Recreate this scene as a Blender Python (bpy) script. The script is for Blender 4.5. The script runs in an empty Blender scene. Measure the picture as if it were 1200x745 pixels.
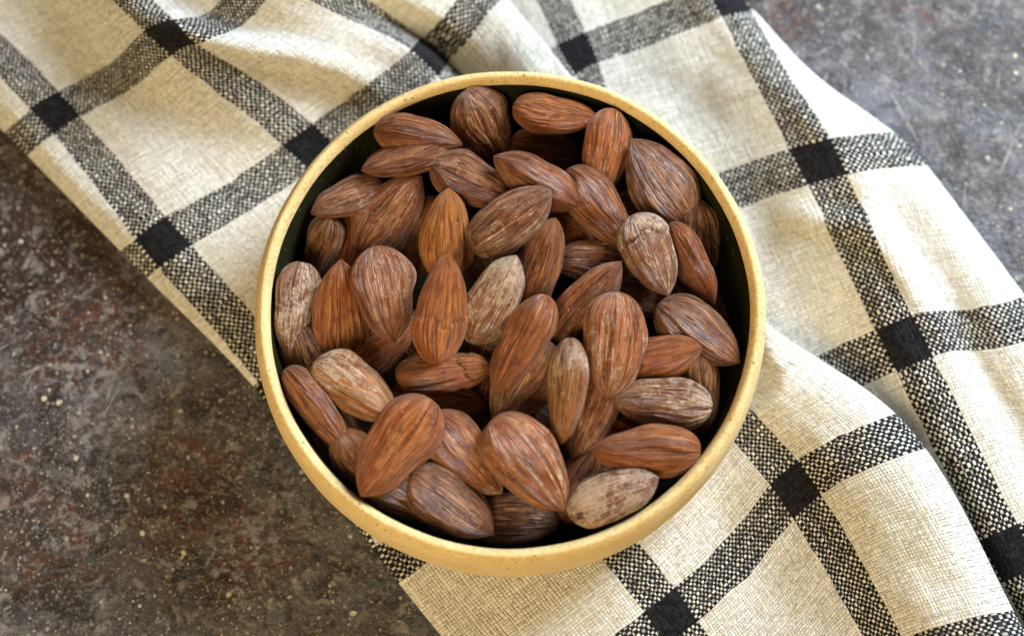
import bpy, bmesh, math, random
import numpy as np
from mathutils import Matrix, Vector

# ------------------------------------------------------------------ camera
SC = bpy.context.scene
COL = SC.collection
R0, ZR = 0.0705, 0.0469                       # bowl rim radius and height (metres)
FPX, CD, TILT, OY = 1500.0, 0.36214654, 0.24218341, -0.00427754
FW = np.array([0, math.sin(TILT), -math.cos(TILT)])
UP = np.array([0, math.cos(TILT), math.sin(TILT)])
RT = np.array([1.0, 0, 0])
CAM = np.array([0.0, OY, ZR]) - FW * CD
BX = -0.0006                                 # bowl axis

cd = bpy.data.cameras.new('camera'); cam = bpy.data.objects.new('camera', cd); COL.objects.link(cam)
cam.location = CAM; cam.rotation_euler = (TILT, 0, 0)
cd.sensor_width = 36; cd.lens = FPX / 1200 * 36
cd.clip_start = 0.01; cd.clip_end = 20
cd.dof.use_dof = True; cd.dof.focus_distance = 0.371; cd.dof.aperture_fstop = 4.8
SC.camera = cam

# ------------------------------------------------------------------ world, lamps, exposure
W = bpy.data.worlds.new('World'); SC.world = W; W.use_nodes = True
bg = W.node_tree.nodes['Background']
bg.inputs[0].default_value = (1.0, 0.78, 0.44, 1); bg.inputs[1].default_value = 0.10

def area(name, loc, target, size, size_y, power, color):
    l = bpy.data.lights.new(name, 'AREA'); l.shape = 'RECTANGLE'; l.size = size; l.size_y = size_y
    l.energy = power; l.color = color
    o = bpy.data.objects.new(name, l); COL.objects.link(o); o.location = loc
    o.rotation_euler = (Vector(target) - Vector(loc)).to_track_quat('-Z', 'Y').to_euler()
    return o
area('window_light', (0.64, 0.60, 0.52), (0, 0, 0), 0.42, 0.42, 21.5, (0.76, 0.88, 1.0))
area('room_light', (-0.35, -0.80, 0.80), (0, 0, 0), 0.6, 0.6, 10.6, (1.0, 0.79, 0.45))

SC.view_settings.view_transform = 'Standard'; SC.view_settings.look = 'None'
SC.view_settings.exposure = 0.22; SC.view_settings.gamma = 1.0; SC.view_settings.use_curve_mapping = False
SC.render.engine = 'CYCLES'

# ------------------------------------------------------------------ helpers
def unproject(px, py, z):
    """photo pixel -> point at height z (arrays allowed)"""
    px, py, z = np.broadcast_arrays(np.asarray(px, float), np.asarray(py, float), np.asarray(z, float))
    d = FW + (px[..., None] - 600) / FPX * RT - (py[..., None] - 372.5) / FPX * UP
    t = (z - CAM[2]) / d[..., 2]
    return CAM + d * t[..., None]

def s2l(*c):
    return tuple(((v / 255) / 12.92 if v / 255 <= 0.04045 else ((v / 255 + 0.055) / 1.055) ** 2.4) for v in c)

def tag(o, label=None, cat=None, group=None, kind=None):
    for k, v in (('label', label), ('category', cat), ('group', group), ('kind', kind)):
        if v: o[k] = v
    return o

def link(name, me, mat=None, parent=None):
    o = bpy.data.objects.new(name, me); COL.objects.link(o)
    if mat: me.materials.append(mat)
    if parent: o.parent = parent
    return o

def grid_mesh(name, P, closed=False, uv=None):
    n, m = P.shape[:2]
    idx = np.arange(n * m).reshape(n, m)
    if closed:
        idx = np.concatenate([idx, idx[:, :1]], 1)
    f = np.stack([idx[:-1, :-1], idx[:-1, 1:], idx[1:, 1:], idx[1:, :-1]], -1).reshape(-1, 4)
    me = bpy.data.meshes.new(name)
    me.from_pydata(P.reshape(-1, 3).tolist(), [], f.tolist())
    me.polygons.foreach_set('use_smooth', [True] * len(me.polygons))
    if uv is not None:
        l = me.uv_layers.new(name='UVMap')
        l.data.foreach_set('uv', uv.reshape(-1, 2)[f.reshape(-1)].astype(np.float32).reshape(-1))
    me.update()
    return me

def lathe(name, prof, n=256):
    """prof: list of (radius, z)"""
    th = np.linspace(0, 2 * np.pi, n, endpoint=False)
    p = np.array(prof)
    w1 = 1 + .0016 * np.sin(2 * th + .6) + .0011 * np.sin(5 * th + 2) + .0007 * np.sin(11 * th + 1) + .0004 * np.sin(23 * th)
    w2 = 1 + (.005 * np.sin(3 * th + 1.1) + .004 * np.sin(7 * th + .3) + .002 * np.sin(17 * th + 2)) * (p[:, 1:] > .012)
    P = np.stack([p[:, :1] * np.cos(th) * w1, p[:, :1] * np.sin(th) * w1, p[:, 1:] * w2], -1)
    return grid_mesh(name, P, closed=True)

class Nodes:
    def __init__(s, name):
        s.m = bpy.data.materials.new(name); s.m.use_nodes = True
        s.t = s.m.node_tree; s.b = s.t.nodes['Principled BSDF']
    def n(s, typ, ins=None, **props):
        nd = s.t.nodes.new(typ)
        for k, v in props.items(): setattr(nd, k, v)
        for k, v in (ins or {}).items():
            s.put(nd.inputs[k], v)
        return nd
    def put(s, sock, v):
        if isinstance(v, bpy.types.NodeSocket): s.t.links.new(v, sock)
        else: sock.default_value = v
    def math(s, op, a, b=None, c=None, clamp=False):
        nd = s.t.nodes.new('ShaderNodeMath'); nd.operation = op; nd.use_clamp = clamp
        for i, v in enumerate((a, b, c)):
            if v is not None: s.put(nd.inputs[i], v)
        return nd.outputs[0]
    def noise(s, vec, scale, detail=3, rough=0.55, dist=0.0):
        return s.n('ShaderNodeTexNoise', {'Vector': vec, 'Scale': scale, 'Detail': detail, 'Roughness': rough, 'Distortion': dist}).outputs['Fac']
    def ramp(s, v, lo, hi, a=0.0, b=1.0):
        nd = s.n('ShaderNodeMapRange', {'Value': v, 'From Min': lo, 'From Max': hi, 'To Min': a, 'To Max': b})
        nd.interpolation_type = 'SMOOTHSTEP'
        return nd.outputs[0]
    def mix(s, f, a, b, mode='MIX'):
        nd = s.t.nodes.new('ShaderNodeMix'); nd.data_type = 'RGBA'; nd.blend_type = mode
        s.put(nd.inputs[0], f)
        for sock, v in ((nd.inputs[6], a), (nd.inputs[7], b)):
            if isinstance(v, tuple) and len(v) == 3: v = v + (1,)
            s.put(sock, v)
        return nd.outputs[2]
    def sep(s, v):
        nd = s.n('ShaderNodeSeparateXYZ', {0: v}); return nd.outputs
    def comb(s, x, y, z):
        return s.n('ShaderNodeCombineXYZ', {0: x, 1: y, 2: z}).outputs[0]
    def scale(s, v, xyz):
        return s.n('ShaderNodeMapping', {'Vector': v, 'Scale': xyz}).outputs[0]
    def bump(s, h, strength, dist, normal=None):
        ins = {'Height': h, 'Strength': strength, 'Distance': dist}
        if normal is not None: ins['Normal'] = normal
        return s.n('ShaderNodeBump', ins).outputs[0]

# ------------------------------------------------------------------ materials
def mat_table():
    N = Nodes('weathered_slab'); co = N.n('ShaderNodeTexCoord').outputs['Object']
    big = N.noise(co, 9, 5, 0.6, 0.4); med = N.noise(co, 45, 6, 0.65); fine = N.noise(co, 260, 4, 0.7)
    c = N.mix(N.ramp(big, .35, .68), s2l(40, 38, 41), s2l(108, 108, 115))
    c = N.mix(N.math('MULTIPLY', N.ramp(med, .42, .60), .8), c, s2l(84, 78, 78))
    c = N.mix(N.math('MULTIPLY', N.ramp(N.noise(N.scale(co, (1, 1, 1)), 70, 6, .7, .6), .5, .72), .55), c, s2l(128, 122, 122))
    c = N.mix(N.math('MULTIPLY', N.ramp(N.noise(co, 88, 6, .75, .8), .50, .58), .5), c, s2l(66, 56, 52))
    # rust blooms
    rb = N.noise(co, 13, 6, 0.62, 0.8); rust = N.math('MULTIPLY', N.ramp(rb, .52, .66), N.ramp(N.noise(co, 130, 4, .7), .38, .60))
    c = N.mix(N.math('MULTIPLY', rust, .85), c, s2l(98, 54, 40))
    def stain(px, py, r, grain, lo, hi):
        p = unproject(px, py, 0.0)
        d = N.n('ShaderNodeVectorMath', {0: co, 1: tuple(float(q) for q in p)}, operation='DISTANCE').outputs['Value']
        d = N.math('ADD', N.math('DIVIDE', d, r), N.math('MULTIPLY', N.math('SUBTRACT', N.noise(co, 55, 6, .72, .6), .5), 2.2))
        return N.math('MULTIPLY', N.ramp(d, 1.15, .55), N.ramp(N.noise(co, grain, 5, .75, .4), lo, hi))
    for a_ in ((30, 235, .050, 90, .30, .5), (90, 350, .030, 150, .36, .52), (-40, 330, .03, 90, .3, .5)):
        c = N.mix(N.math('MULTIPLY', stain(*a_), .8), c, s2l(48, 29, 22))
    for a_ in ((225, 580, .020, 170, .38, .52), (300, 640, .016, 200, .42, .56), (110, 400, .022, 190, .42, .56), (885, 20, .022, 150, .4, .55), (20, 560, .012, 200, .45, .56), (60, 640, .02, 170, .45, .58)):
        c = N.mix(N.math('MULTIPLY', stain(*a_), .8), c, s2l(86, 52, 38))
    for a_ in ((235, 590, .011, 240, .42, .52), (250, 690, .006, 240, .4, .5), (75, 300, .014, 240, .42, .52)):
        c = N.mix(N.math('MULTIPLY', stain(*a_), .85), c, s2l(46, 24, 17))
    for a_ in ((95, 440, .012, 260, .48, .58), (110, 500, .010, 260, .5, .6), (80, 600, .018, 240, .52, .62), (330, 560, .02, 300, .54, .63), (280, 650, .013, 260, .5, .6), (1150, 230, .03, 220, .54, .64)):
        c = N.mix(N.math('MULTIPLY', stain(*a_), .6), c, s2l(160, 158, 164))
    c = N.mix(N.math('MULTIPLY', N.ramp(N.noise(co, 120, 5, .72, .6), .50, .60), .8), c, s2l(42, 35, 33))
    c = N.mix(N.math('MULTIPLY', N.ramp(N.noise(co, 165, 5, .75, .4), .53, .64), .75), c, s2l(136, 130, 128))
    # dark pits
    c = N.mix(N.math('MULTIPLY', N.ramp(N.noise(co, 190, 3, .6), .60, .72), .7), c, s2l(36, 30, 28))
    c = N.mix(N.math('MULTIPLY', N.ramp(N.noise(co, 520, 2, .6), .52, .72), .45), c, s2l(140, 130, 122))
    c = N.mix(N.math('MULTIPLY', N.ramp(N.noise(co, 640, 2, .6), .55, .72), .5), c, s2l(38, 32, 30))
    # pale bloom, like dried water
    pb = N.math('MULTIPLY', N.ramp(N.noise(N.scale(co, (1, .8, 1)), 21, 6, .7, 1.0), .56, .74), N.ramp(fine, .35, .62))
    c = N.mix(N.math('MULTIPLY', pb, .55), c, s2l(168, 166, 172))
    # scratches
    for ang, sc, lo in ((1.15, 330, .70), (2.0, 420, .71), (-.5, 380, .72), (1.7, 520, .71)):
        v = N.n('ShaderNodeMapping', {'Vector': co, 'Rotation': (0, 0, ang)}).outputs[0]
        sn = N.ramp(N.noise(N.scale(v, (.045, 1.0, 1)), float(sc), 1, .5, .1), lo, lo + .025)
        sn = N.math('MULTIPLY', sn, N.ramp(N.noise(co, 70, 4, .65), .5, .6))
        c = N.mix(N.math('MULTIPLY', sn, .5), c, s2l(176, 170, 166))
    # flecks of several sizes
    h = None
    jit = N.n('ShaderNodeVectorMath', {0: co, 1: N.n('ShaderNodeVectorMath', {0: N.n('ShaderNodeTexNoise', {'Vector': co, 'Scale': 420.0}).outputs['Color'], 'Scale': .0011}, operation='SCALE').outputs[0]}, operation='ADD').outputs[0]
    for sc, rad, thr, amt, colr in ((170, .17, .74, 1., s2l(216, 203, 182)), (330, .22, .70, .85, s2l(204, 192, 174)), (620, .28, .54, .8, s2l(194, 184, 172)), (1050, .32, .52, .6, s2l(180, 172, 164)), (95, .10, .82, 1., s2l(220, 204, 176))):
        vn = N.n('ShaderNodeTexVoronoi', {'Vector': jit, 'Scale': float(sc), 'Randomness': 1.0}); vn.voronoi_dimensions = '3D'
        rnd = N.sep(vn.outputs['Color'])
        m = N.math('MULTIPLY', N.ramp(vn.outputs['Distance'], rad, rad * .72), N.math('GREATER_THAN', rnd[0], thr))
        m = N.math('MULTIPLY', N.math('MULTIPLY', m, N.ramp(N.noise(co, 48, 4, .7), .30, .50)), N.ramp(rnd[1], 0, 1, .2, 1.0))
        c = N.mix(N.math('MULTIPLY', m, amt), c, colr)
        h = m if h is None else N.math('ADD', h, m)
    N.put(N.b.inputs['Base Color'], c)
    N.put(N.b.inputs['Roughness'], N.ramp(N.math('ADD', med, N.math('MULTIPLY', fine, .8)), .6, 1.1, .30, .66))
    N.b.inputs['Specular IOR Level'].default_value = .28
    hh = N.math('ADD', N.math('MULTIPLY', h, .5), N.math('ADD', fine, N.math('MULTIPLY', N.noise(co, 900, 2), .5)))
    N.put(N.b.inputs['Normal'], N.bump(hh, .8, .0009))
    return N.m

YARN = 63.0     # yarns between two stripes
BAND = 6.6      # half width of a stripe in yarns
def mat_cloth():
    N = Nodes('plain_weave_check'); uv = N.n('ShaderNodeTexCoord').outputs['UV']
    ob = N.n('ShaderNodeTexCoord').outputs['Object']
    s = N.sep(uv)
    # uneven hand-spun yarn: the yarn lines wander a little
    wob1 = N.math('MULTIPLY', N.math('SUBTRACT', N.noise(N.scale(uv, (YARN * .9, 5, 1)), 1, 2), .5), .030)
    wob2 = N.math('MULTIPLY', N.math('SUBTRACT', N.noise(N.scale(uv, (5, YARN * .9, 1)), 1, 2), .5), .030)
    U = N.math('MULTIPLY', N.math('ADD', s[0], wob1), YARN); V = N.math('MULTIPLY', N.math('ADD', s[1], wob2), YARN)
    iu = N.math('FLOOR', U); iv = N.math('FLOOR', V)
    fu = N.math('SUBTRACT', U, iu); fv = N.math('SUBTRACT', V, iv)
    warp_up = N.math('MODULO', N.math('ADD', N.math('ADD', iu, iv), 2000.0), 2.0)
    def dark(i):
        r = N.math('ABSOLUTE', N.math('SUBTRACT', N.math('MODULO', N.math('ADD', i, YARN * 20 + YARN / 2), YARN), YARN / 2))
        return N.math('LESS_THAN', r, BAND)
    du, dv = dark(iu), dark(iv)
    dk = N.n('ShaderNodeMix', {0: warp_up, 2: dv, 3: du}).outputs[0]        # which yarn lies on top
    wn = N.n('ShaderNodeTexWhiteNoise', {'Vector': N.comb(iu, iv, warp_up)}).outputs['Value']
    wy = N.n('ShaderNodeTexWhiteNoise', {'Vector': N.n('ShaderNodeMix', {0: warp_up, 4: N.comb(3.0, iv, 0.0), 5: N.comb(iu, 7.0, 0.0)}, data_type='VECTOR').outputs[1]}).outputs['Value']
    # bulge of the yarn segment on top: round across, arched along
    su = N.math('SINE', N.math('MULTIPLY', fu, math.pi)); sv = N.math('SINE', N.math('MULTIPLY', fv, math.pi))
    al = N.n('ShaderNodeMix', {0: warp_up, 2: su, 3: sv}).outputs[0]; ac = N.n('ShaderNodeMix', {0: warp_up, 2: sv, 3: su}).outputs[0]
    bul = N.math('MULTIPLY', N.math('POWER', ac, .35), N.math('POWER', al, .85))
    bul = N.math('MULTIPLY', bul, N.ramp(wn, 0, 1, .45, 1.25))
    cream = N.mix(wy, s2l(228, 222, 210), s2l(241, 238, 229))
    cream = N.mix(N.ramp(wn, .0, 1.0, 0, .35), cream, s2l(208, 198, 176))
    slub = N.noise(N.scale(uv, (3, 26, 1)), 1, 3)
    cream = N.mix(N.math('MULTIPLY', N.ramp(slub, .55, .7), .35), cream, s2l(248, 246, 240))
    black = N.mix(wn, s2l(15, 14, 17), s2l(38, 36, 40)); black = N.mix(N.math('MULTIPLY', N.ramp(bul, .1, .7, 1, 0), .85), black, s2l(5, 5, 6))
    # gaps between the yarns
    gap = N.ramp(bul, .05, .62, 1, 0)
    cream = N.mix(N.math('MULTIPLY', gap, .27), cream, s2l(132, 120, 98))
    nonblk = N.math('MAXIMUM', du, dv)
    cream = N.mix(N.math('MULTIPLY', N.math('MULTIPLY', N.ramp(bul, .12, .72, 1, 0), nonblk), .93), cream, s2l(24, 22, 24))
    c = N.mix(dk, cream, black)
    # fluff crossing the yarns
    fz = N.noise(N.scale(ob, (1, 1, 1)), 1500, 3, .7)
    c = N.mix(N.math('MULTIPLY', N.math('MULTIPLY', N.ramp(fz, .62, .85), .22), dk), c, s2l(120, 116, 114))
    N.put(N.b.inputs['Base Color'], c)
    N.b.inputs['Roughness'].default_value = .95
    N.b.inputs['Specular IOR Level'].default_value = .12
    N.b.inputs['Sheen Weight'].default_value = .05; N.b.inputs['Sheen Roughness'].default_value = .6
    h = N.math('ADD', bul, N.math('MULTIPLY', fz, .35))
    N.put(N.b.inputs['Normal'], N.bump(h, 1.0, .0005))
    return N.m

def mat_clay():
    N = Nodes('raw_yellow_clay'); co = N.n('ShaderNodeTexCoord').outputs['Object']
    grit = N.noise(co, 1400, 3, .7); blot = N.noise(co, 60, 4, .6)
    c = N.mix(N.ramp(blot, .3, .7), s2l(226, 196, 140), s2l(236, 208, 156))
    c = N.mix(N.math('MULTIPLY', N.ramp(grit, .46, .70), .5), c, s2l(208, 164, 100))
    vn = N.n('ShaderNodeTexVoronoi', {'Vector': co, 'Scale': 330.0}); r = N.sep(vn.outputs['Color'])
    pit = N.math('MULTIPLY', N.ramp(vn.outputs['Distance'], .16, .08), N.math('GREATER_THAN', r[0], .80))
    c = N.mix(N.math('MULTIPLY', pit, .8), c, s2l(120, 84, 44))
    # throwing lines
    z = N.sep(co)[2]
    N.put(N.b.inputs['Base Color'], c); N.b.inputs['Roughness'].default_value = .8
    N.b.inputs['Specular IOR Level'].default_value = .25
    h = N.math('SUBTRACT', N.math('ADD', grit, N.math('MULTIPLY', N.noise(N.scale(co, (.06, .06, 1)), 900, 2), .6)), N.math('MULTIPLY', pit, 1.4))
    N.put(N.b.inputs['Normal'], N.bump(h, .9, .0005))
    return N.m

def mat_rim():
    N = Nodes('bare_clay_lip'); co = N.n('ShaderNodeTexCoord').outputs['Object']
    grit = N.noise(co, 1100, 4, .75); blot = N.noise(co, 150, 4, .65)
    c = N.mix(N.ramp(blot, .3, .7), s2l(232, 200, 138), s2l(243, 216, 158))
    c = N.mix(N.math('MULTIPLY', N.ramp(grit, .48, .70), .75), c, s2l(206, 154, 92))
    vn = N.n('ShaderNodeTexVoronoi', {'Vector': co, 'Scale': 420.0}); r = N.sep(vn.outputs['Color'])
    pit = N.math('MULTIPLY', N.ramp(vn.outputs['Distance'], .15, .06), N.math('GREATER_THAN', r[0], .66))
    c = N.mix(N.math('MULTIPLY', pit, .85), c, s2l(104, 70, 36))
    N.put(N.b.inputs['Base Color'], c); N.b.inputs['Roughness'].default_value = .85
    N.b.inputs['Specular IOR Level'].default_value = .2
    N.put(N.b.inputs['Normal'], N.bump(N.math('SUBTRACT', grit, N.math('MULTIPLY', pit, 1.5)), 1.0, .0006))
    return N.m

def mat_glaze():
    N = Nodes('dark_green_black_glaze'); co = N.n('ShaderNodeTexCoord').outputs['Object']
    c = N.mix(N.ramp(N.noise(co, 60, 4), .35, .7), s2l(24, 24, 11), s2l(37, 37, 18))
    vn = N.n('ShaderNodeTexVoronoi', {'Vector': co, 'Scale': 700.0}); r = N.sep(vn.outputs['Color'])
    d = N.math('MULTIPLY', N.ramp(vn.outputs['Distance'], .25, .1), N.math('GREATER_THAN', r[0], .9))
    c = N.mix(N.math('MULTIPLY', d, .55), c, s2l(170, 160, 150))
    N.put(N.b.inputs['Base Color'], c); N.b.inputs['Roughness'].default_value = .5; N.b.inputs['Specular IOR Level'].default_value = .12
    return N.m

def mat_almond():
    N = Nodes('roasted_almond_skin')
    oi = N.n('ShaderNodeObjectInfo')
    base, dust = oi.outputs['Color'], oi.outputs['Alpha']
    g = N.n('ShaderNodeAttribute', attribute_name='grain').outputs['Vector']
    rg = N.n('ShaderNodeAttribute', attribute_name='ridge').outputs['Fac']
    ob = N.n('ShaderNodeTexCoord').outputs['Object']
    off = N.n('ShaderNodeVectorMath', {0: g, 1: N.comb(N.math('MULTIPLY', oi.outputs['Random'], 40.0), 0.0, N.math('MULTIPLY', oi.outputs['Random'], 17.0))}, operation='ADD').outputs[0]
    obo = N.n('ShaderNodeVectorMath', {0: ob, 1: N.comb(N.math('MULTIPLY', oi.outputs['Random'], 3.0), 0.0, 0.0)}, operation='ADD').outputs[0]
    st = N.noise(N.scale(off, (1, 1, .13)), 6.0, 5, .62, .22)        # long veins
    sf = N.noise(N.scale(off, (1, 1, .10)), 19, 4, .68, .2)             # hair-fine fibres
    bl = N.noise(obo, 260, 4, .6, .3)
    def lines(scl, stretch, wid, dist=.5):
        q = N.noise(N.scale(off, (1, 1, stretch)), scl, 3, .55, dist)
        return N.ramp(N.math('ABSOLUTE', N.math('SUBTRACT', q, .5)), wid, wid * .15)
    v1 = lines(5.0, .10, .042, .45); v2 = lines(9.5, .085, .046, .45); v3 = lines(5.5, .09, .034, .35)
    crust = N.n('ShaderNodeAttribute', attribute_name='crust').outputs['Fac']
    brk = N.ramp(N.noise(obo, 330, 4, .65), .32, .52)               # veins come and go
    deep = N.mix(.78, base, s2l(32, 12, 7))
    pale = N.mix(.60, base, N.mix(N.ramp(dust, .1, .6), s2l(222, 150, 84), s2l(224, 178, 136)))
    c = N.mix(N.ramp(bl, .30, .72), N.mix(.42, base, s2l(52, 20, 11)), base)
    c = N.mix(N.math('MULTIPLY', N.ramp(rg, .56, .14), .85), c, deep)
    c = N.mix(N.math('MULTIPLY', N.ramp(st, .47, .33), .48), c, deep)
    c = N.mix(N.math('MULTIPLY', N.ramp(st, .56, .68), .34), c, pale)
    c = N.mix(N.math('MULTIPLY', N.ramp(sf, .56, .70), .35), c, pale)
    c = N.mix(N.math('MULTIPLY', N.ramp(sf, .45, .32), .45), c, deep)
    vein = N.math('MAXIMUM', N.math('MULTIPLY', v1, .95), N.math('MULTIPLY', v2, .85))
    c = N.mix(N.math('MULTIPLY', N.math('MULTIPLY', vein, brk), .70), c, pale)
    c = N.mix(N.math('MULTIPLY', v3, .6), c, deep)
    c = N.mix(N.math('MULTIPLY', N.math('MULTIPLY', N.ramp(rg, .62, .86), N.ramp(bl, .35, .6)), .5), c, pale)
    # salt dust: crusty patches broken by the veins
    pn = N.noise(obo, 170, 6, .66, 1.0); pf = N.noise(obo, 1000, 4, .75)
    mixn = N.math('ADD', N.math('MULTIPLY', pn, .60), N.math('ADD', N.math('MULTIPLY', pf, .28), N.math('MULTIPLY', N.math('ADD', N.math('MULTIPLY', rg, .5), N.math('MULTIPLY', vein, .5)), .14)))
    thr = N.math('SUBTRACT', N.ramp(dust, 0, 1, .66, .47), N.math('MULTIPLY', crust, .085))
    pm = N.n('ShaderNodeMapRange', {'Value': mixn, 'From Min': thr, 'From Max': N.math('ADD', thr, .07)}).outputs[0]
    c = N.mix(N.math('MULTIPLY', pm, N.ramp(pf, .35, .65, .45, .92)), c, s2l(212, 184, 156))
    film = N.math('MULTIPLY', N.ramp(N.noise(obo, 560, 5, .75), .50, .74), N.ramp(dust, .05, .9, .10, .36))
    c = N.mix(film, c, s2l(196, 158, 132))
    vn = N.n('ShaderNodeTexVoronoi', {'Vector': N.n('ShaderNodeVectorMath', {0: obo, 1: N.n('ShaderNodeVectorMath', {0: N.n('ShaderNodeTexNoise', {'Vector': obo, 'Scale': 1800.0}).outputs['Color'], 'Scale': .0009}, operation='SCALE').outputs[0]}, operation='ADD').outputs[0], 'Scale': 1100.0}); r = N.sep(vn.outputs['Color'])
    sp = N.math('MULTIPLY', N.ramp(vn.outputs['Distance'], .36, .12), N.math('GREATER_THAN', r[0], N.ramp(dust, 0, 1, .97, .80)))
    c = N.mix(N.math('MULTIPLY', sp, .55), c, s2l(226, 200, 174))
    N.put(N.b.inputs['Base Color'], c)
    N.put(N.b.inputs['Roughness'], N.ramp(N.math('ADD', pm, film), 0, .8, .28, .68))
    N.b.inputs['Specular IOR Level'].default_value = .50
    N.b.inputs['Sheen Weight'].default_value = .08; N.b.inputs['Sheen Roughness'].default_value = .45; N.b.inputs['Sheen Tint'].default_value = (1.0, .86, .80, 1)
    h = N.math('ADD', N.math('ADD', N.math('MULTIPLY', vein, .45), N.math('SUBTRACT', N.math('MULTIPLY', st, 1.6), N.math('MULTIPLY', v3, .7))), N.math('ADD', N.math('MULTIPLY', sf, .8), N.math('ADD', N.math('MULTIPLY', pm, .35), N.math('MULTIPLY', pf, .35))))
    N.put(N.b.inputs['Normal'], N.bump(h, .75, .0007))
    return N.m

# ------------------------------------------------------------------ table
P = np.array([[(x, y, 0.0) for x in np.linspace(-.9, .9, 4)] for y in np.linspace(-.7, .9, 4)])
table = link('tabletop', grid_mesh('tabletop', P[:, :, :]), mat_table())
tag(table, 'dark weathered slab with rust patches, pale flecks and scratches', kind='structure')

# ------------------------------------------------------------------ the folded check towel
# rows run along the cross stripes (v = 0..7); each node is (u, photo x, photo y, height mm)
ROWS = {
 1: [(.88,42,152,.6),(.74,20,166,4.5),(.83,37,152,9.5),(1,64,131,10),(1.5,138,92,12),(2,197,41,22),(2.3,250,32,20),(3,320,-48,30),
     (3.2,350,-75,25),(3.35,372,-100,18),(3.5,392,-122,10),(3.6,405,-135,8),(3.75,425,-155,6),(4,490,-235,6),
     (4.3,545,-280,7),(4.55,585,-310,8),(4.65,600,-320,9),(4.72,612,-328,9),(4.78,622,-335,8),(4.85,634,-345,3),(4.75,618,-330,.6)],
 2: [(.95,185,292,.6),(.81,158,307,4),(.89,170,297,8.5),(1,190,282,10),(1.55,283,228,7),(2,362,172,5.5),(2.90,496,73,13),(3.11,509,58,4),
     (3.2,535,32,12),(3.35,556,4,13),(3.46,570,-10,10),(3.55,574,-16,6),(3.7,572,-30,4),(4,597,-85,5),
     (4.3,645,-120,6),(4.55,680,-145,8),(4.65,695,-155,9),(4.72,706,-163,9),(4.78,716,-169,8),(4.85,728,-178,3),(4.75,712,-165,.6)],
 3: [(1.04,336,450,.6),(.90,315,468,2.5),(.96,325,460,3.6),(1.25,375,425,3.6),(1.6,432,390,3.6),(2,500,345,3.6),(2.5,572,290,3.6),(3,632,220,4),
     (3.2,655,180,7),(3.35,672,145,12),(3.5,690,122,11),(3.6,676,112,6),(3.72,645,88,3.5),(4,675,63,5),
     (4.4,745,37,6),(4.7,800,15,9),(4.85,826,5,11),(4.93,838,0,11),(5.0,850,-3,9),(5.1,864,-6,3),(5.0,845,2,.6)],
 4: [(1.0,474,648,.6),(1.10,453,659,2.4),(1.16,463,653,3.8),(1.35,500,625,3.8),(1.65,570,583,3.6),(2,640,540,3.6),(2.5,713,470,3.6),(3,785,405,4),
     (3.25,818,386,6),(3.45,842,368,9),(3.6,862,352,9),(3.68,852,352,6),(3.8,838,325,3),(4.05,765,255,2.8),
     (4.45,846,225,5),(5,955,189,15),(5.13,985,182,18),(5.25,1010,180,16),(5.35,1032,178,13),(5.5,1062,176,5),(5.45,1045,190,1)],
 5: [(1.05,640,836,.6),(1.14,610,854,2.4),(1.2,622,846,4),(1.4,664,816,5),(1.7,728,766,5),(2,785,722,5),(2.5,862,652,6),(3,930,572,12),
     (3.3,985,535,20),(3.52,1032,516,22),(3.68,1064,504,16),(3.82,1025,512,10),(4.05,960,500,5),(4.25,935,468,2.5),
     (4.6,978,436,5),(5,1058,400,17),(5.17,1090,388,17),(5.35,1125,386,11),(5.58,1172,380,15),(5.8,1215,370,7),(5.75,1200,380,1)],
 6: [(1.1,778,1030,.6),(1.18,752,1048,2.4),(1.25,764,1040,4),(1.45,798,1012,5),(1.7,850,968,5),(2,905,915,6),(2.5,982,842,9),(3,1050,777,15),
     (3.3,1113,754,22),(3.5,1160,744,24),(3.65,1196,738,17),(3.8,1155,752,11),(4.05,1090,750,6),(4.25,1070,715,2.5),
     (4.68,1128,672,5),(5,1180,648,15),(5.17,1215,632,16),(5.35,1255,622,11),(5.55,1300,612,14),(5.9,1375,590,7),(5.85,1360,600,1)],
}
def shift(row, dx, dy): return [(u, x + dx, y + dy, z) for (u, x, y, z) in row]
ROWS[0] = shift(ROWS[1], -128, -128)
ROWS[7] = shift(ROWS[6], 122, 232)

def pchip(x, y, xi):
    """monotone cubic through (x, y[k,...]) at xi"""
    h = np.diff(x); sh = (-1,) + (1,) * (y.ndim - 1)
    d = np.diff(y, axis=0) / h.reshape(sh)
    m = np.zeros_like(y); m[0] = d[0]; m[-1] = d[-1]
    same = d[:-1] * d[1:] > 0
    w1 = (2 * h[1:] + h[:-1]).reshape(sh); w2 = (h[1:] + 2 * h[:-1]).reshape(sh)
    with np.errstate(divide='ignore', invalid='ignore'):
        hm = (w1 + w2) / (w1 / d[:-1] + w2 / d[1:])
    m[1:-1] = np.where(same, hm, 0)
    k = np.clip(np.searchsorted(x, xi, side='right') - 1, 0, len(x) - 2)
    t = ((xi - x[k]) / h[k]).reshape(sh); hk = h[k].reshape(sh)
    return ((1 + 2 * t) * (1 - t) ** 2 * y[k] + t * (1 - t) ** 2 * hk * m[k] + t * t * (3 - 2 * t) * y[k + 1] + t * t * (t - 1) * hk * m[k + 1])

def cubic(x, y, xi):
    """Catmull-Rom for unit-spaced x"""
    m = np.gradient(y, axis=0)
    sh = (-1,) + (1,) * (y.ndim - 1)
    k = np.clip(np.floor(xi).astype(int), 0, len(x) - 2); t = (xi - k).reshape(sh)
    return ((1 + 2 * t) * (1 - t) ** 2 * y[k] + t * (1 - t) ** 2 * m[k] + t * t * (3 - 2 * t) * y[k + 1] + t * t * (t - 1) * m[k + 1])

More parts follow.
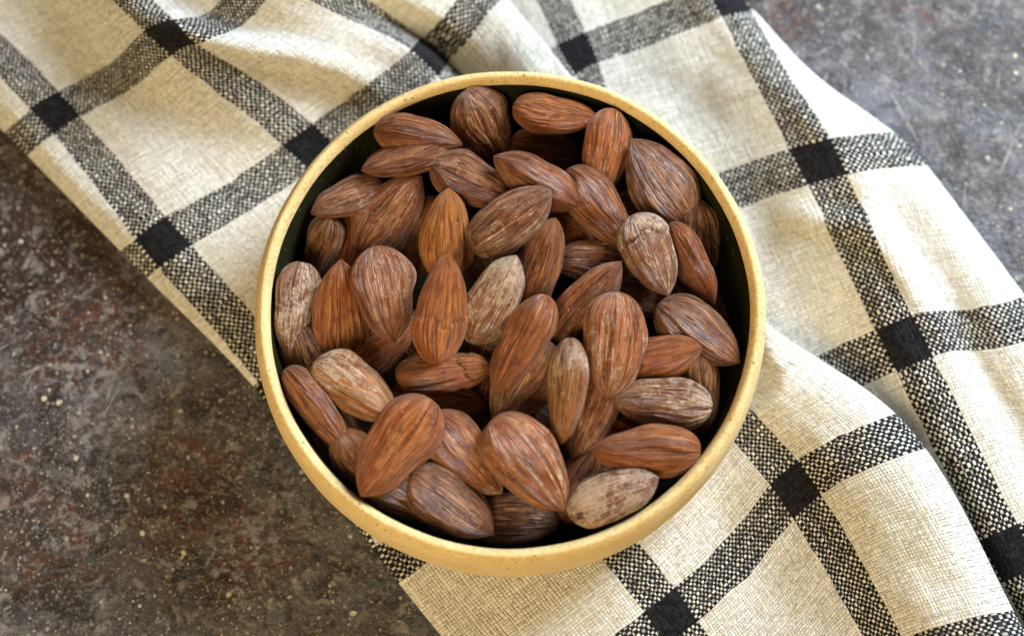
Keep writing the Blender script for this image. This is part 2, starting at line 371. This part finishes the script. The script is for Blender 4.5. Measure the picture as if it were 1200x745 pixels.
def vnoise(x, y, seed):
    r = np.random.RandomState(seed); T = r.rand(64, 64)
    xi = np.floor(x).astype(int); yi = np.floor(y).astype(int); fx = x - xi; fy = y - yi
    fx = fx * fx * (3 - 2 * fx); fy = fy * fy * (3 - 2 * fy)
    g = lambda a, b: T[a % 64, b % 64]
    return (g(xi, yi) * (1 - fx) + g(xi + 1, yi) * fx) * (1 - fy) + (g(xi, yi + 1) * (1 - fx) + g(xi + 1, yi + 1) * fx) * fy - .5

def ridge_line(px, py, pts, width):
    """gaussian of distance (pixels) to a polyline, fading at both ends; also signed side"""
    best = np.full(px.shape, 1e9); tt = np.zeros_like(px); n = len(pts) - 1
    for i in range(n):
        a = np.array(pts[i], float); b = np.array(pts[i + 1], float); ab = b - a
        t = np.clip(((px - a[0]) * ab[0] + (py - a[1]) * ab[1]) / (ab @ ab), 0, 1)
        d = np.hypot(px - a[0] - t * ab[0], py - a[1] - t * ab[1])
        m = d < best; best = np.where(m, d, best); tt = np.where(m, (i + t) / n, tt)
    return np.exp(-(best / width) ** 2) * np.sin(np.pi * np.clip(.12 + .76 * tt, 0, 1))

A = np.array([ROWS[v] for v in range(8)])            # 8 x 21 x 4
NS, NV = 300, 330
A = cubic(np.arange(8.), A, np.linspace(0, 7, NV))   # along v
A = pchip(np.arange(21.), A.transpose(1, 0, 2), np.linspace(0, 20, NS)).transpose(1, 0, 2)
for _ in range(6):                                    # soften the folds
    B = A.copy()
    B[:, 1:-1] = .5 * A[:, 1:-1] + .25 * (A[:, :-2] + A[:, 2:]); A = B
for _ in range(4):
    B = A.copy(); B[1:-1] = .5 * A[1:-1] + .25 * (A[:-2] + A[2:]); A = B
vv = np.repeat(np.linspace(0, 7, NV)[:, None], NS, 1)
uu, cx, cy, cz = A[..., 0], A[..., 1], A[..., 2], A[..., 3]
s_i = np.repeat(np.linspace(0, 20, NS)[None], NV, 0)
top = np.clip((s_i - 1.6) / 1.2, 0, 1) * np.clip((18.6 - s_i) / 1.2, 0, 1)
k = np.exp(-((vv - 3.5) / .3) ** 2) * np.clip((s_i - 14) / 5, 0, 1)
cx = cx - 8 * k; cy = cy + 7 * k
k = np.exp(-((vv - 4.02) / .22) ** 2) * np.clip((s_i - 15) / 4, 0, 1)
cx = cx + 3 * k; cy = cy - 2 * k
cz = np.where(cz > 6, 6 + (cz - 6) * np.where(s_i > 13, 1.12, 1.35), cz)
cz = cz + top * (s_i < 10) * 7.0 * ridge_line(cx, cy, [(205, 28), (240, 44), (290, 57), (350, 66), (400, 80), (440, 105)], 13)
cz = cz + top * (s_i < 9) * 5.0 * ridge_line(cx, cy, [(120, -30), (197, 41), (280, 110), (335, 150), (360, 170)], 40)
cz = cz + top * (s_i > 13) * 3.0 * ridge_line(cx, cy, [(925, 250), (965, 262), (1010, 265), (1060, 320), (1100, 385)], 15)
cz = cz + top * (s_i > 13) * -2.0 * ridge_line(cx, cy, [(940, 285), (985, 245), (1010, 230)], 12)
cz = cz + top * (s_i < 9) * 3.5 * ridge_line(cx, cy, [(830, 520), (905, 445), (920, 400), (905, 350)], 22)
cz = cz + top * (s_i < 9) * 2.0 * ridge_line(cx, cy, [(820, 745), (860, 680), (905, 600)], 24)
wob = (vnoise(uu * 2.3 + 9, vv * 1.6, 5) * 3.0 + vnoise(uu * 3.1, vv * 3.1, 1) * 1.8 + vnoise(uu * 7, vv * 7, 2) * .8 + vnoise(uu * 17, vv * 17, 3) * .25)
rad = unproject(cx, cy, cz * .001)
rad = np.hypot(rad[..., 0] - BX, rad[..., 1])
outside = np.clip((rad - .075) / .014, 0, 1); outside = outside * outside * (3 - 2 * outside)
cz = cz + top * outside * wob
lim = np.where(rad < .086, np.minimum(cz, 4.2 + (np.clip(rad - .070, 0, 1) * 1000) ** 1.3 * .45), cz)
cz = np.maximum(lim, .5)
cloth_me = grid_mesh('kitchen_towel', unproject(cx, cy, cz * .001), uv=np.stack([uu, vv], -1))
cloth = link('kitchen_towel', cloth_me, mat_cloth())
sm = cloth.modifiers.new('thickness', 'SOLIDIFY'); sm.thickness = .0010; sm.offset = -1
tag(cloth, 'cream kitchen towel with black check stripes, folded and rumpled under the bowl', 'towel')

# fluff standing off the yarn
fr = np.random.RandomState(5); Pw = unproject(cx, cy, cz * .001)
Nw = np.cross(np.gradient(Pw, axis=1), np.gradient(Pw, axis=0)); Nw /= np.linalg.norm(Nw, axis=-1, keepdims=True) + 1e-12
Nw *= np.sign(Nw[..., 2:] + 1e-9)
fv_, ff_ = [], []
for _ in range(5200):
    i, j = fr.randint(1, NV - 1), fr.randint(28, NS - 22)
    p = Pw[i, j] + (Pw[i, j + 1] - Pw[i, j]) * fr.rand() + (Pw[i + 1, j] - Pw[i, j]) * fr.rand()
    if math.hypot(p[0] - BX, p[1]) < .079 or abs(p[0]) > .2 or abs(p[1]) > .17: continue
    n_ = Nw[i, j]; t_ = fr.randn(3); t_ -= n_ * (t_ @ n_); t_ /= np.linalg.norm(t_); b_ = np.cross(n_, t_)
    ln = fr.uniform(.0007, .0024); up_ = fr.uniform(.15, .8); cu = fr.uniform(-1, 1); w_ = .00003
    base_i = len(fv_)
    for q in range(5):
        s_ = q / 4
        c_ = p + n_ * (-.0001 + ln * up_ * (s_ - .75 * s_ * s_)) + t_ * ln * s_ + b_ * ln * cu * s_ * s_ * .6
        for a_ in range(3):
            an = a_ * 2.0944
            fv_.append(tuple(c_ + (b_ * math.cos(an) + n_ * math.sin(an)) * w_ * (1.05 - s_ * .8)))
    for q in range(4):
        for a_ in range(3):
            k0 = base_i + q * 3 + a_; k1 = base_i + q * 3 + (a_ + 1) % 3
            ff_.append((k0, k1, k1 + 3, k0 + 3))
fme = bpy.data.meshes.new('loose_fibres'); fme.from_pydata(fv_, [], ff_); fme.update()
FM = Nodes('cream_fibre'); FM.b.inputs['Base Color'].default_value = s2l(228, 222, 208) + (1,); FM.b.inputs['Roughness'].default_value = .9
tag(link('loose_fibres', fme, FM.m, cloth), kind='stuff')

# ------------------------------------------------------------------ bowl
bowl = bpy.data.objects.new('bowl', None); COL.objects.link(bowl); bowl.location = (BX, 0, 0)
tag(bowl, 'round yellow clay bowl with a dark glazed inside, full of almonds', 'bowl')
mm = .001
outer = [(0.0, 5.2), (40, 5.2), (64, 5.2), (68, 5.9), (70.6, 7.6), (72.7, 10.6), (74.2, 15), (74.9, 21), (74.8, 28), (74.2, 36), (73.5, 41.3), (72.9, 43.6), (72.3, 44.8)]
lip = [(72.3, 44.8), (71.9, 45.6), (71.3, 46.35), (70.8, 46.8), (70.5, 46.9), (70.1, 46.85), (69.5, 46.4), (69.0, 45.6), (68.7, 44.8), (68.5, 43.8)]
inner = [(68.5, 43.8), (68.3, 42.5), (68.0, 38), (67.2, 31), (65.2, 25), (61, 19.5), (55, 16), (46, 14.2), (30, 13.6), (0.0, 13.5)]
def smooth_prof(p, n):
    p = np.array(p, float); s = np.concatenate([[0], np.cumsum(np.hypot(*np.diff(p, axis=0).T))])
    return [tuple(q * mm) for q in pchip(s, p, np.linspace(0, s[-1], n))]
link('clay_wall', lathe('clay_wall', smooth_prof(outer, 60)), mat_clay(), bowl)
link('rim', lathe('rim', smooth_prof(lip, 20), 256), mat_rim(), bowl)
link('glaze_lining', lathe('glaze_lining', smooth_prof(inner, 50)), mat_glaze(), bowl)

# ------------------------------------------------------------------ almonds
def almond_mesh(seed, L, Wd, T, wrinkle=1.0, crack=None, crust=None, NA=208, NL=60):
    """tip at +x; wide in y, thin in z"""
    r = np.random.RandomState(seed)
    s = (1 - np.cos(np.linspace(0, np.pi, NL))) / 2
    s = .5 * s + .5 * np.linspace(0, 1, NL)
    x = 2 * s - 1
    tipx = r.uniform(.80, 1.06); blunt = r.uniform(.44, .56)
    e = np.where(x > 0, blunt + (tipx - blunt) * np.clip(x, 0, 1) ** 1.5, blunt)
    w = np.clip(1 - np.abs(x) ** r.uniform(2.2, 2.75), 0, 1) ** e
    shift = r.uniform(.07, .17)
    w = w * (1 - shift * x - .06 * np.sin(np.pi * x))
    w = w / w.max()
    ph = np.linspace(0, 2 * np.pi, NA, endpoint=False)
    X, PH = np.meshgrid(x, ph, indexing='ij'); Wm = np.repeat(w[:, None], NA, 1)
    cy_, sz_ = np.cos(PH), np.sin(PH)
    Y = np.sign(cy_) * np.abs(cy_) ** r.uniform(.86, .98) * Wm
    Z = np.sign(sz_) * np.abs(sz_) ** r.uniform(.98, 1.22) * Wm ** r.uniform(.78, 1.0)
    # the two edges never match
    for a_, f_ in ((.028, 2.2), (.022, 4.3), (.015, 7.5)):
        Y = Y * (1 + a_ * np.sin(f_ * X + r.uniform(0, 6)) * .5 * (1 + np.tanh(3 * cy_)) + a_ * np.sin(f_ * X + r.uniform(0, 6)) * .5 * (1 - np.tanh(3 * cy_)))
    Z *= 1 + .10 * r.randn() * X
    # long wrinkles: noise round the girth, drawn out along the length, plus finer ones
    def ring(freq, fx, sd):
        rr = np.random.RandomState(sd); T_ = rr.rand(freq, 40)
        a = PH / (2 * np.pi) * freq + .55 * np.sin(X * rr.uniform(1, 2.5) + rr.uniform(0, 6)) + .25 * np.sin(X * rr.uniform(4, 7) + 3 * PH)
        b = (X + 1) * fx + 3 + rr.uniform(0, 5)
        i = np.floor(a).astype(int); j = np.floor(b).astype(int); fa = a - i; fb = b - j
        fa = fa * fa * (3 - 2 * fa); fb = fb * fb * (3 - 2 * fb)
        g = lambda p, q: T_[p % freq, q % 40]
        return (g(i, j) * (1 - fa) + g(i + 1, j) * fa) * (1 - fb) + (g(i, j + 1) * (1 - fa) + g(i + 1, j + 1) * fa) * fb
    n1 = ring(32, 1.0, seed * 7 + 1); n2 = ring(52, 1.8, seed * 7 + 2); n3 = ring(7, 1.6, seed * 7 + 3)
    rid = 1 - np.abs(2 * n1 - 1); ridge = .62 * rid + .38 * n2
    disp = (ridge - .5) * .075 * wrinkle + (n3 - .5) * .13 + (n2 - .5) * .012
    Xn = X + .015 * (n3 - .5)
    Y = Y * (1 + disp); Z = Z * (1 + disp * 1.5)
    # slight twist and bow, one or two dents
    bow = r.uniform(-.12, .12)
    Y = Y + bow * (1 - X * X) * .4
    for _ in range(r.randint(2, 6)):
        x0, p0 = r.uniform(-.7, .7), r.uniform(0, 2 * np.pi)
        dd = np.exp(-((X - x0) / .28) ** 2 - ((np.angle(np.exp(1j * (PH - p0)))) / .5) ** 2) * r.uniform(.02, .10)
        Y *= 1 - dd * .5; Z *= 1 - dd
    for _ in range(r.randint(1, 3)):                       # long creases
        p0 = r.uniform(0, 2 * np.pi); x0 = r.uniform(-.3, .4)
        q = np.angle(np.exp(1j * (PH - p0 - .25 * np.sin(2 * X + p0))))
        dd = np.exp(-(q / .07) ** 2 - ((X - x0) / .45) ** 2) * .07
        Y *= 1 - dd; Z *= 1 - dd; ridge = ridge * (1 - 10 * dd)
    cr = np.zeros_like(X)
    if crack is not None:
        xc = crack + .10 * np.sin(3 * PH) + .05 * np.sin(7 * PH + 1)
        dd = np.exp(-((X - xc) / .028) ** 2) * np.clip(.4 + .9 * np.sin(PH + seed), 0, 1)
        dd = np.maximum(dd, np.exp(-((X - xc) / .028) ** 2) * np.clip(.4 - .9 * np.sin(PH + seed), 0, 1))
        step = 1 + .035 * np.tanh((X - xc) / .03) * np.sign(crack)
        Y *= (1 - .10 * dd) * step; Z *= (1 - .16 * dd) * step; ridge = ridge * (1 - dd)
    if crust is not None:
        cr = np.exp(-((X - crust[0]) / crust[1]) ** 2)
        Y *= 1 + .02 * cr; Z *= 1 + .03 * cr
    ridge = np.clip(ridge, 0, 1)
    P = np.stack([Xn * L / 2, Y * Wd / 2, Z * T / 2], -1)
    me = grid_mesh('almond', P, closed=True)
    at = me.attributes.new('ridge', 'FLOAT', 'POINT'); at.data.foreach_set('value', ridge.reshape(-1).astype(np.float32))
    at = me.attributes.new('crust', 'FLOAT', 'POINT'); at.data.foreach_set('value', cr.reshape(-1).astype(np.float32))
    at = me.attributes.new('grain', 'FLOAT_VECTOR', 'POINT')
    g = np.stack([cy_, sz_, X * .9], -1)
    at.data.foreach_set('vector', g.reshape(-1).astype(np.float32))
    return me

TINT = {'o': (158, 77, 24), 'b': (130, 60, 25), 'm': (98, 42, 22), 'g': (132, 72, 40), 'd': (76, 34, 17), 'y': (178, 104, 33), 'r': (138, 64, 34)}  # dark tint d: shade low in the heap, put into the skin colour
# photo x, y, length, width, tip heading (deg, 0 right, 90 down), tilt, order, tint, dust, label
ALM = [
 (485,151,100,44,  10,  4,3.0,'b',.25,'pale-veined almond lying level against the back rim, uppermost at the upper left'),
 (475,184,103,45, 162,  6,3.2,'b',.22,'almond with its tip pointing left, just below the uppermost one at the upper left'),
 (402,229, 86,46, 155, 10,3.0,'g',.45,'short greyish almond leaning on the left wall below the upper left pair'),
 (458,252,112,70, -52,  6,3.0,'b',.35,'broad brown almond slanting up to the right, below the upper left pair'),
 (568,146, 82,68,  60,-32,2.9,'m',.35,'stubby dark reddish almond seen end-on beside the back rim'),
 (553,213,100,56,  25,  5,3.4,'b',.40,'tightly ridged almond pointing to the lower right, above the orange upright one'),
 (524,276,106,60, -88,  8,3.5,'y',.12,'light orange upright almond with tip up, near the middle of the upper left half'),
 (451,345,112,70,  78,  6,3.4,'b',.45,'broad round-topped almond with fine pale veins and its tip down, left of the middle'),
 (518,363,124,60, -84, 10,4.0,'o',.15,'orange almond standing tip up in front of the light orange upright one'),
 (399,362,112,66, -88,  8,3.2,'o',.22,'orange-brown almond with narrow tip up, second in from the left wall'),
 (346,361,105,47,  98,  8,3.0,'g',.60,'narrow dusty greyish almond standing along the left wall'),
 (396,288, 92,56, 100,-14,2.3,'o',.20,'shaded orange-brown almond behind the narrow-tipped one at the left'),
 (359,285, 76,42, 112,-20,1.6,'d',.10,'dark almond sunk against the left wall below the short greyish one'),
 (494,281,104,52, 112, -4,2.7,'g',.25,'dull brown almond showing as a sliver left of the light orange upright one'),
 (541,180, 80,44,  10,  0,2.0,'m',.20,'small strip of almond showing between the tightly ridged and the stubby one'),
 (599,258,112,62, -36,  8,3.7,'b',.55,'plump almond with thick pale ridges slanting up right, above the middle'),
 (627,212,108,50, 210,  6,3.5,'b',.20,'smooth brown almond slanting down right beside the tightly ridged one'),
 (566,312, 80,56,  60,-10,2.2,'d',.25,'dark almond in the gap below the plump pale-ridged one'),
 (578,351,112,58, -62, 12,3.7,'g',.75,'almond with flaking white-dusted upper end, in the middle of the bowl'),
 (611,404,126,54, 118, 10,4.1,'o',.22,'long orange-brown almond with tip at lower left, in the middle of the bowl'),
 (632,309,108,54, -70,  8,3.3,'b',.20,'smooth brown almond standing steeply right of the plump pale-ridged one'),
 (652,129, 97,44,   8,  4,3.0,'o',.12,'smooth level almond lying along the back rim'),
 (710,178,106,54, 102,  6,3.1,'o',.15,'orange furrowed almond standing upright near the back rim'),
 (642,175, 88,46,   8,-10,2.5,'m',.20,'dark maroon almond under the level one at the back rim'),
 (781,205,112,72, 235,  6,3.0,'m',.30,'large dark brown almond against the upper right wall'),
 (700,243,110,54,  50,  6,3.2,'b',.18,'smooth almond slanting down right in the middle of the upper right half'),
 (752,249, 74,46,   4, -6,2.4,'o',.15,'small light orange almond half hidden under the wrinkled one at the right'),
 (763,299,100,64,  68,  6,3.5,'g',.65,'wrinkled almond with a crack across its pale top end, right of the middle'),
 (811,309,104,42,  62,  8,3.2,'b',.18,'slim almond pointing down beside the wrinkled cracked one'),
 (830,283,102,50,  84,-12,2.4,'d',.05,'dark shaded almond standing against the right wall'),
 (692,307, 92,52, 185, -6,2.6,'b',.55,'ridged almond lying level behind the dark slanting one right of the middle'),
 (690,354,116,60, -52,  8,3.3,'b',.35,'dark close-ridged almond slanting up right next to the middle'),
 (718,405,122,72,  95,  6,3.9,'o',.50,'large upright almond with dense pale veins, right of the middle'),
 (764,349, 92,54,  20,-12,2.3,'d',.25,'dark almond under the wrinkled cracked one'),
 (823,391,112,62,  36,  4,3.0,'m',.25,'dark reddish almond slanting down to the right wall'),
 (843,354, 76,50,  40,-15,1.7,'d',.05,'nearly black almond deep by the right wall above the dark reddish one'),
 (670,276, 80,48,  40,-10,2.1,'o',.10,'orange-brown almond showing in the gap above the ridged level one'),
 (366,482,116,50,  50,  8,3.1,'r',.40,'slim reddish dusted almond leaning on the lower left wall'),
 (416,456,112,62,  32,  6,3.4,'y',.60,'golden almond with crusty white blunt end, at the left below the middle'),
 (459,532,132,72, 126,  6,3.6,'o',.30,'largest smooth-veined almond slanting up right, at the lower left'),
 (520,434,110,50,  -6,  4,3.3,'o',.12,'smooth level almond with a curved crack at its right end'),
 (514,469,108,54,   8, -4,2.5,'o',.20,'shaded level almond just under the smooth cracked one'),
 (545,532,120,66,  46,  6,3.3,'b',.30,'brown almond slanting down right with pale dust on its lower tip'),
 (528,597,114,70,  36,  6,3.2,'m',.35,'dark maroon almond near the front rim, lying left of the front middle'),
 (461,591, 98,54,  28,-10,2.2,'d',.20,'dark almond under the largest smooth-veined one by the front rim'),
 (408,552, 80,52,  60,-12,1.9,'g',.30,'dull greyish almond peeping out behind the left end of the largest one'),
 (605,614, 98,60,   2, -4,2.7,'d',.30,'dark furrowed level almond touching the front rim'),
 (446,409, 90,52, -38, -6,2.6,'o',.40,'dusty orange almond under the round-topped veined one at the left'),
 (484,398, 70,50,  60,-14,2.2,'o',.20,'small orange bit of almond showing low at the left of the orange tip-up one'),
 (619,544,130,80,  52,  6,3.7,'o',.50,'very broad almond with rippled pale veins, below the middle'),
 (612,452,118,72, 118, -6,2.8,'g',.40,'broad grey-brown fine-striped almond under the long orange-brown one'),
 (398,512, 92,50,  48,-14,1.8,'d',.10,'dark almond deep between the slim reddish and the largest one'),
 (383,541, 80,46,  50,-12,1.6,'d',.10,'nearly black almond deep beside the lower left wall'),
 (663,458,120,48,  95,  8,4.0,'y',.55,'narrow upright almond with white dust on top and a pale tip down'),
 (778,419, 90,52, -18,  6,3.3,'o',.15,'short plain orange almond right of the large upright one'),
 (775,472,116,62, 185,  6,3.4,'b',.60,'glossy wrinkled almond with dusty right end near the right wall'),
 (757,528,124,62, 182,  8,3.7,'o',.25,'bold-grooved almond lying level at the lower right, tip left'),
 (724,590,108,56, -22,  6,3.3,'r',.72,'white-crusted almond lying by the lower right rim'),
 (690,556,118,62, -62, -8,2.6,'m',.15,'dark maroon almond tucked under the bold-grooved one'),
 (690,487,100,60, 112, -6,2.9,'b',.45,'brown almond between the narrow upright and the glossy wrinkled one'),
 (716,503, 76,46,  20,-10,2.3,'o',.20,'light brown bit of almond behind the bold-grooved one'),
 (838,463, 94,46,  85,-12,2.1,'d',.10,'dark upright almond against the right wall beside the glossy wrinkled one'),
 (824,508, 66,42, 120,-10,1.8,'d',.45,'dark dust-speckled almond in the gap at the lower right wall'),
 (803,441, 78,50, -10, -8,2.6,'g',.55,'grey dusty almond behind the glossy wrinkled one'),
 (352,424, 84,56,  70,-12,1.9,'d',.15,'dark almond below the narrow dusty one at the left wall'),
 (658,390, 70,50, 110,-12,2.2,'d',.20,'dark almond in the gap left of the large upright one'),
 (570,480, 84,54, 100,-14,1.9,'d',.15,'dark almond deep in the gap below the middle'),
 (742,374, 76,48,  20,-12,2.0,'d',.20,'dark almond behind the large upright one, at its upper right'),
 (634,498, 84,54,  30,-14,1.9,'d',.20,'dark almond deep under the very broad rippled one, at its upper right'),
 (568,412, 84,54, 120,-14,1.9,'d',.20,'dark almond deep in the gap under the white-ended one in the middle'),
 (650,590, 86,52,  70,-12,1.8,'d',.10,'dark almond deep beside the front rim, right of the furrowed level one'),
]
rng = np.random.RandomState(11)
DEPTH_OF = lambda z: 0
items = []
for k, (x, y, Lp, Wp, a, tl, o, tint, dust, label) in enumerate(ALM):
    rr = math.hypot((x - 598) / 275, (y - 372) / 265)
    zc = ZR - .001 * np.interp(o, [1.5, 2, 2.6, 3, 3.5, 4.1], [24, 19, 13, 8.5, 5, 2]) + .003 * (1 - min(rr, 1) ** 2)
    P = unproject(x, y, zc); d = float((P - CAM) @ FW)
    L = Lp / FPX * d / math.cos(math.radians(tl)); Wv = Wp / FPX * d * 1.04; L *= 1.045
    Wt = max(Wv, .54 * L); T = min(.40 * L, .0090) * rng.uniform(.92, 1.05); T = min(T, Wt * .85)
    q = (Wv ** 2 - T ** 2) / max(Wt ** 2 - T ** 2, 1e-12)
    roll = math.acos(math.sqrt(min(max(q, 0), 1))) * (1 if rng.rand() < .5 else -1)
    roll = roll + math.radians(rng.uniform(-9, 9))
    t = math.radians(tl); a = math.radians(a)
    ax = np.array([math.cos(a) * math.cos(t), -math.sin(a) * math.cos(t), math.sin(t)])      # camera frame: x right, y up, z to the eye
    zz = np.array([0, 0, 1.0]); zz = zz - ax * (zz @ ax); zz /= np.linalg.norm(zz); yy = np.cross(zz, ax)
    y2 = yy * math.cos(roll) + zz * math.sin(roll); z2 = zz * math.cos(roll) - yy * math.sin(roll)
    M = np.stack([ax, y2, z2], 1)
    items.append(dict(px=x, py=y, d=d, L=L, W=Wt, T=T, M=M, o=o + k * 1e-4, tint=tint, dust=dust, label=label))

# settle along the line of sight so that neighbours rest on each other instead of crossing
def surf(it, gx, gy):
    Q = it['M'] @ np.diag([(2 / it['L']) ** 2, (2 / it['W']) ** 2, (2 / it['T']) ** 2]) @ it['M'].T
    X = (gx - it['px']) / FPX * .37; Y = -(gy - it['py']) / FPX * .37
    a = Q[2, 2]; b = 2 * (Q[0, 2] * X + Q[1, 2] * Y); c = Q[0, 0] * X * X + 2 * Q[0, 1] * X * Y + Q[1, 1] * Y * Y - 1
    D = b * b - 4 * a * c; ok = D > 0; s = np.sqrt(np.where(ok, D, 0))
    return ok, (-b - s) / (2 * a), (-b + s) / (2 * a)       # back, front (towards the eye)
pairs = []
for i in range(len(items)):
    for j in range(i + 1, len(items)):
        A_, B_ = items[i], items[j]
        if math.hypot(A_['px'] - B_['px'], A_['py'] - B_['py']) > 130: continue
        lo, hi = (A_, B_) if A_['o'] < B_['o'] else (B_, A_)
        gx, gy = np.meshgrid(np.arange(min(A_['px'], B_['px']) - 70, max(A_['px'], B_['px']) + 71, 4.), np.arange(min(A_['py'], B_['py']) - 70, max(A_['py'], B_['py']) + 71, 4.))
        ok1, b1, f1 = surf(lo, gx, gy); ok2, b2, f2 = surf(hi, gx, gy)
        m = ok1 & ok2
        if m.any(): pairs.append((lo, hi, float((f1 - b2)[m].max())))
for it in items: it['d0'] = it['d']
for _ in range(60):
    for lo, hi, need in pairs:
        pen = need * .86 - .0004 - (lo['d'] - hi['d'])
        if pen > 0:
            lo['d'] += pen * .32; hi['d'] -= pen * .18
    for it in items:
        it['d'] += (it['d0'] - it['d']) * .06
amat = mat_almond()
CRACK = {(763,299): -.42, (520,434): .45, (518,363): -.15}
CRUST = {(578,351): (.75,.55), (416,456): (-.7,.5), (663,458): (-.5,.35), (763,299): (-.8,.4), (775,472): (-.8,.45), (724,590): (-.3,.9), (545,532): (.85,.3), (568,146): (.4,.3), (782,205): (0,.3), (346,361): (0,.6), (652,129): (.9,.25)}
for k, it in enumerate(items):
    f = it['d'] / it['d0']
    ray = FW + (it['px'] - 600) / FPX * RT - (it['py'] - 372.5) / FPX * UP
    loc = CAM + ray * it['d']
    # keep inside the wall and above the floor of the bowl
    for _ in range(12):
        C = np.stack([RT, UP, -FW], 1) @ it['M']
        th = np.linspace(0, 2 * np.pi, 24)
        pts = np.concatenate([C @ np.stack([np.cos(th) * it['L'] / 2, np.sin(th) * it['W'] / 2, 0 * th]),
                              C @ np.stack([np.cos(th) * it['L'] / 2, 0 * th, np.sin(th) * it['T'] / 2])], 1).T * f + loc
        r_in = np.interp(pts[:, 2], [.0135, .0142, .016, .0195, .025, .031, .038, .05], [.03, .046, .055, .061, .065, .067, .0677, .0682])
        over = (np.hypot(pts[:, 0] - BX, pts[:, 1]) - r_in).max(); low = (.0138 - pts[:, 2]).max()
        if over > .0002:
            dirv = np.array([BX - loc[0], -loc[1], 0]); dirv /= np.linalg.norm(dirv)
            loc = loc - ray * min(over, .0015) * .7 + dirv * min(over, .001) * .45
        elif low > 0: loc = loc - ray * low
        else: break
    me = almond_mesh(k + 1, it['L'] * f, it['W'] * f, it['T'] * f, wrinkle=rng.uniform(.7, 1.5),
                     crack=CRACK.get((it['px'], it['py'])), crust=CRUST.get((it['px'], it['py'])))
    o = link('almond', me, amat)
    Rw = np.stack([RT, UP, -FW], 1) @ it['M']
    mw = Matrix(Rw.tolist()).to_4x4(); mw.translation = Vector(loc); o.matrix_world = mw
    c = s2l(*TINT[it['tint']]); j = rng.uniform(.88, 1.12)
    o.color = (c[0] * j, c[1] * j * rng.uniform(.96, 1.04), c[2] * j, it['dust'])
    tag(o, it['label'], 'almond', 'roasted almonds heaped in the bowl')
